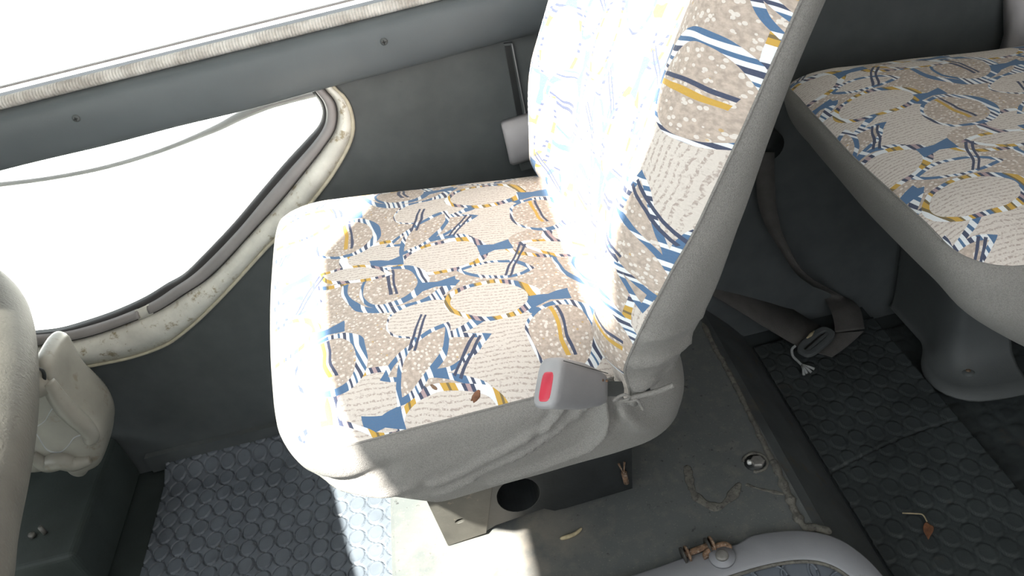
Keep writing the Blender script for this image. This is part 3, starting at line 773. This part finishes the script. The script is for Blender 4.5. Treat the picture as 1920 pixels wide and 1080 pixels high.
bt = thing('washer_tank', 'dirty milky plastic washer tank under the dashboard by the door', 'tank', (-.73, .97, -.80))
YB = .945
out = [(77, 682), (92, 690), (104, 712), (122, 742), (145, 765), (168, 787), (186, 812), (193, 838), (190, 868), (182, 884), (165, 892), (156, 903), (138, 902), (122, 888), (100, 886), (70, 894), (36, 892), (20, 860), (25, 790), (40, 730), (58, 690)]
oc = spline([ony(u, v, YB) for u, v in out], 90, True)
cx = sum((p for p in oc), Vector())/len(oc)
m = MB(); loops = []
for s, dy in ((.55, -.004), (.80, -.002), (.90, .001), (.96, .006), (.99, .014), (1.0, .026), (1.0, .06), (.97, .085), (.85, .10)):
    loops.append([cx+(p-cx)*s+Vector((0, dy, 0)) for p in oc])
m.loft(loops)
tk = m.build('tank_body', M['tank'], bt, sub=1)
# recessed panel with raised handle rib along its upper right side
pan_ = spline([ony(u, v, YB-.0045) for u, v in [(106, 762), (150, 806), (156, 815), (140, 822), (128, 838), (112, 850), (88, 846), (70, 820), (62, 805), (82, 790)]], 50, True)
pc_ = sum((p for p in pan_), Vector())/len(pan_)
m = MB(); m.loft([[pc_+(p-pc_)*1.04+Vector((0, .004, 0)) for p in pan_], [pc_+(p-pc_)*.97-Vector((0, .0003, 0)) for p in pan_], [pc_+(p-pc_)*.88+Vector((0, .0022, 0)) for p in pan_], [pc_+(p-pc_)*.6+Vector((0, .0026, 0)) for p in pan_]])
M['tank2'] = simple('cleaner_bluish_plastic', (.52, .53, .55), .4, .08, 16, .1, 200)
tag(m.build('label_recess', M['tank2'], tk), 'smooth bluish recess')
rib = spline([ony(u, v, YB-.002) for u, v in [(88, 715), (112, 752), (135, 777), (160, 800), (172, 818), (166, 826)]], 40)
m = MB(); m.tube(rib, [.010+.004*sin(pi*i/39) for i in range(40)], 12); m.build('handle_rib', M['tank'], tk)
low = spline([ony(u, v, YB-.004) for u, v in [(60, 850), (85, 868), (115, 862), (140, 868), (170, 862)]], 30)
m = MB(); m.tube(low, [.006+.010*sin(pi*i/29) for i in range(30)], 12); m.build('lower_bulge', M['tank'], tk)
nk = [ony(u, v, YB-.004) for u, v in [(70, 690), (80, 695), (83, 708), (78, 722), (66, 736), (56, 744)]]
m = MB(); m.tube(spline(nk, 30), [.0016+.0016*sin(pi*i/29) for i in range(30)], 8); tag(m.build('neck_ring', M['black'], bt), 'black ring at the neck')
m = MB(); p = ony(66, 712, YB); m.tube([p+Vector((0, -.004, -.02)), p+Vector((0, -.003, .0)), p+Vector((0, .0, .022))], [.016, .017, .010], 16); m.build('tank_cap', M['tank'], bt)
# dark box under the tank
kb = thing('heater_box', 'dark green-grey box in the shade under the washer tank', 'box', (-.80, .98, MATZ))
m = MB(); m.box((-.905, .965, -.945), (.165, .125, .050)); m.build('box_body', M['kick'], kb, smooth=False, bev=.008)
m = MB(); q = onz(85, 1000, -.894); m.tube([q, q+Vector((0, 0, .016))], .0035, 10); m.tube([q+Vector((-.02, 0, 0)), q+Vector((-.02, 0, .006))], .005, 10); tag(m.build('box_stud', M['metal'], kb), 'small steel stud')

# ------------------------------------------------------------ floor details
def bead(name, pts, r, mat, flat=.6, n=60, jit=.35):
    s = spline(pts, n); m = MB(); loops = []
    for i, p in enumerate(s):
        t = (s[min(i+1, n-1)]-s[max(i-1, 0)]).normalized(); sd = t.cross(Vector((0, 0, 1))).normalized()
        rr = r*(1+jit*noise.noise((p.x*90, p.y*90, 5)))*sm(0, .06, i/(n-1)+.02)*sm(1, .94, i/(n-1)-.02)
        off = sd*(r*.35*noise.noise((p.x*60, p.y*60, 9)))
        loops.append([p+off+sd*rr*cos(a)+Vector((0, 0, rr*flat*sin(a))) for a in (2*pi*k/10 for k in range(10))])
    m.loft(loops); return m.build(name, mat)
tag(bead('sealant_bead', [onz(u, v, PAN+.001) for u, v in [(1318, 605), (1340, 650), (1372, 708), (1405, 775), (1432, 832), (1450, 868)]], .0042, M['sealant'], n=90), 'thin crumbling sealant line along the floor step, upper half', 'sealant')
tag(bead('sealant_bead', [onz(u, v, PAN+.001) for u, v in [(1450, 862), (1459, 884), (1478, 930), (1498, 972), (1512, 988), (1530, 990), (1560, 998)]], .0058, M['sealant'], n=90, jit=.6), 'thick ragged sealant line on the floor step by the grey hatch frame', 'sealant')
tag(bead('sealant_bead', [onz(u, v, PAN+.0005) for u, v in [(1288, 872), (1293, 905), (1305, 930), (1325, 945), (1348, 950), (1366, 938), (1378, 922), (1386, 905)]], .0056, M['sealant'], flat=.14, n=70, jit=.8), 'half ring of dried sealant stuck to the grey floor near the bolt', 'sealant')
tag(bead('sealant_bead', [onz(u, v, PAN+.0005) for u, v in [(1398, 908), (1430, 918), (1470, 927)]], .0022, M['sealant'], flat=.3, n=40, jit=.9), 'thin crumbly sealant streak running from the bolt to the step', 'sealant')
bo = thing('floor_bolt', 'bolt head sunk in a round hole of the grey floor, half ringed by sealant', 'bolt', onz(1415, 868, PAN))
bc = onz(1416, 868, PAN)
m = MB(); m.tube([bc+Vector((0, 0, -.0006)), bc+Vector((0, 0, .0012))], .0155, 24); m.build('hole', M['black'], bo)
m = MB(); m.tube([bc+Vector((.003, -.001, .001)), bc+Vector((.003, -.001, .005)), bc+Vector((.003, -.001, .0065))], [.0105, .0105, .0085], 6); m.build('bolt_head', M['metal'], bo, smooth=False)
m = MB(); m.tube([bc+Vector((-.008, .001, .001)), bc+Vector((-.008, .001, .0055))], .0035, 10); tag(m.build('white_plug', M['whitepl'], bo), 'white plastic speck in the hole')
m = MB(); m.tube([bc+Vector((.0165*cos(t), .0165*sin(t), .001)) for t in [radians(-120+i*12) for i in range(24)]], [.0022+.0012*noise.noise((i*.7, 0, 0)) for i in range(24)], 8); m.build('sealant_ring', M['sealant'], bo)

HZ = PAN+.016
ou = [(1000, 1140), (1110, 1100), (1215, 1066), (1300, 1036), (1352, 1024), (1385, 1016), (1400, 1004), (1440, 995), (1490, 991), (1535, 995), (1575, 1008), (1612, 1032), (1640, 1058), (1664, 1086), (1688, 1120), (1712, 1165)]
inn = [(1250, 1118), (1330, 1092), (1385, 1074), (1430, 1061), (1470, 1053), (1505, 1050), (1538, 1053), (1568, 1064), (1592, 1080), (1612, 1098), (1632, 1122), (1650, 1150)]
oc = [onz(u, v, HZ) for u, v in ou]; ic = [onz(u, v, HZ) for u, v in inn]
oc = [Vector((oc[0].x, .22, HZ))]+oc+[Vector((oc[-1].x+.004, .22, HZ))]
ic = [Vector((ic[0].x, .27, HZ))]+ic+[Vector((ic[-1].x+.004, .27, HZ))]
oc, ic = spline(oc, 120), spline(ic, 120)
hc = thing('floor_hatch', 'pale grey rounded hatch frame with blue-grey studded inlay at the bottom edge', 'hatch', (.24, .5, PAN))
z = Vector((0, 0, 1))
m = MB(); m.loft([[p-z*.015 for p in oc], [p-z*.004 for p in oc], [p*.92+q*.08 for p, q in zip(oc, ic)], [p*.15+q*.85 for p, q in zip(oc, ic)], [q-z*.004 for q in ic], [q-z*.012 for q in ic]], closed=False)
m.build('hatch_frame', M['frame'], hc)
N = 120
m = MB(); m.tube([p-z*.0035 for p in ic], .0022, 8); tag(m.build('edge_sealant', M['sealant'], hc), 'crumbling sealant along the inner edge')
inl = MB(); zz = HZ-.0065
inl.add([Vector((p.x, p.y, zz)) for p in ic], [tuple(range(N))]); 
for cx_, cy_ in [(c.x, c.y) for c in (onz(u, v, zz) for u, v in [(1445, 1088), (1500, 1078), (1550, 1068), (1395, 1100), (1590, 1100)])]:
    inl.tube([Vector((cx_+.0215*cos(t), cy_+.0215*sin(t), zz+.0008)) for t in (2*pi*i/40 for i in range(41))], .0018, 6)
inl.build('stud_inlay', M['coinmat'], hc)
la = thing('hatch_latch', 'rusty latch with pin and washer on the edge of the grey hatch frame', 'latch', onz(1320, 1035, PAN))
k1, k2 = onz(1284, 1040, HZ+.004), onz(1330, 1022, HZ+.004)
axl = (k2-k1).normalized()
m = MB(); m.tube([k1, k2], .0042, 12); m.build('latch_pin', M['rust'], la)
sd = axl.cross(z)
for c in (k1, k2):
    for o in (-.0035, .0025):
        m = MB(); m.tube([c+axl*o, c+axl*(o+.0025)], .0105, 18); m.build('latch_lug', M['bracket' if o < 0 else 'rust'], la)
m = MB(); c = (k1+k2)/2-z*.010; m.box(c-sd*.0, (.018, .010, .003), (axl, sd, z)); m.build('latch_base', M['black'], la, smooth=False)
c = onz(1345, 1034, HZ+.003); m = MB(); m.tube([c+Vector((.016*cos(t)*(1+.15*noise.noise((t, 3, 1))), .007*sin(t)+.003*cos(t), 0)) for t in [radians(a) for a in range(-20, 200, 12)]], .0042, 8); tag(m.build('rust_flake', M['rust'], la), 'flaking rusty plate')
c = onz(1354, 1045, HZ+.001)
m = MB(); m.tube([c, c+z*.0035], .0165, 28); lw = m.build('latch_washer', M['frame'], la)
m = MB(); m.tube([c+z*.0034, c+z*.006, c+z*.007], [.0085, .0080, .0055], 20); m.build('latch_screw', M['metal'], lw)

# ------------------------------------------------------------ litter
lf = thing('dry_leaf', 'curled brown dry leaf with a long stalk on the dark step mat', 'leaf', onz(1742, 990, RMAT))
m = MB(); m.tube(spline([onz(u, v, RMAT+.006) for u, v in [(1692, 962), (1715, 963), (1730, 965), (1738, 978)]], 16), .0010, 6); m.build('stalk', M['stem'], lf)
bl = [onz(u, v, RMAT+h) for u, v, h in [(1737, 974, .006), (1729, 986, .005), (1731, 998, .004), (1738, 1006, .003), (1740, 1016, .003), (1744, 1004, .005), (1752, 995, .010), (1751, 984, .012), (1743, 985, .006)]]
cbl = onz(1740, 992, RMAT+.004)
m = MB(); m.add(bl+[cbl], [(i, (i+1) % 9, 9) for i in range(9)]); m.build('blade', M['leaf'], lf, solid=.0008, sub=1)
tag(MB().tube(spline([onz(u, v, PAN+.003) for u, v in [(1050, 1010), (1066, 1006), (1080, 1000), (1091, 990)]], 12), [.0012, .0026, .0029, .0031, .0031, .0030, .0030, .0028, .0026, .0024, .0020, .0010], 8).build('twig', M['stem']), 'short pale bent twig on the floor in front of the seat rail', 'twig')
def crumb(name, u, v, zc, r, mat, lab, cat, el=1.0, ang=0):
    c = onz(u, v, zc); bm = bmesh.new(); bmesh.ops.create_icosphere(bm, subdivisions=2, radius=1)
    vs = []
    for q in bm.verts:
        k = 1+.45*noise.noise(q.co*2.3+Vector((u, v, 0)))
        x, y, zq = q.co.x*r*el*k, q.co.y*r*k, q.co.z*r*.45*k
        vs.append(c+Vector((x*cos(ang)-y*sin(ang), x*sin(ang)+y*cos(ang), zq+r*.4)))
    fs = [tuple(w.index for w in f.verts) for f in bm.faces]; bm.free()
    return tag(mesh(name, vs, fs, mat), lab, cat)
crumb('dead_moth', 893, 745, -.497, .0036, M['leaf'], 'brown dry scrap on the seat cushion close to the buckle', 'scrap', 2.3, 1.1)
crumb('straw_scrap', 814, 727, -.493, .0018, M['rust'], 'tiny yellowish scrap on the seat cushion left of the brown one', 'scrap', 3.0, -1.0)
c_ = onz(1525, 943, PAN-.055)
fk = MB().add([onz(u, v, -.985) for u, v in [(1506, 936), (1520, 934), (1532, 943), (1538, 956), (1526, 950), (1512, 943)]], [(0, 1, 2, 3, 4, 5)])
tag(fk.build('sealant_flake', M['sealant'], solid=.001), 'flat grey flake stuck on the slope beside the thick sealant line', 'flake')
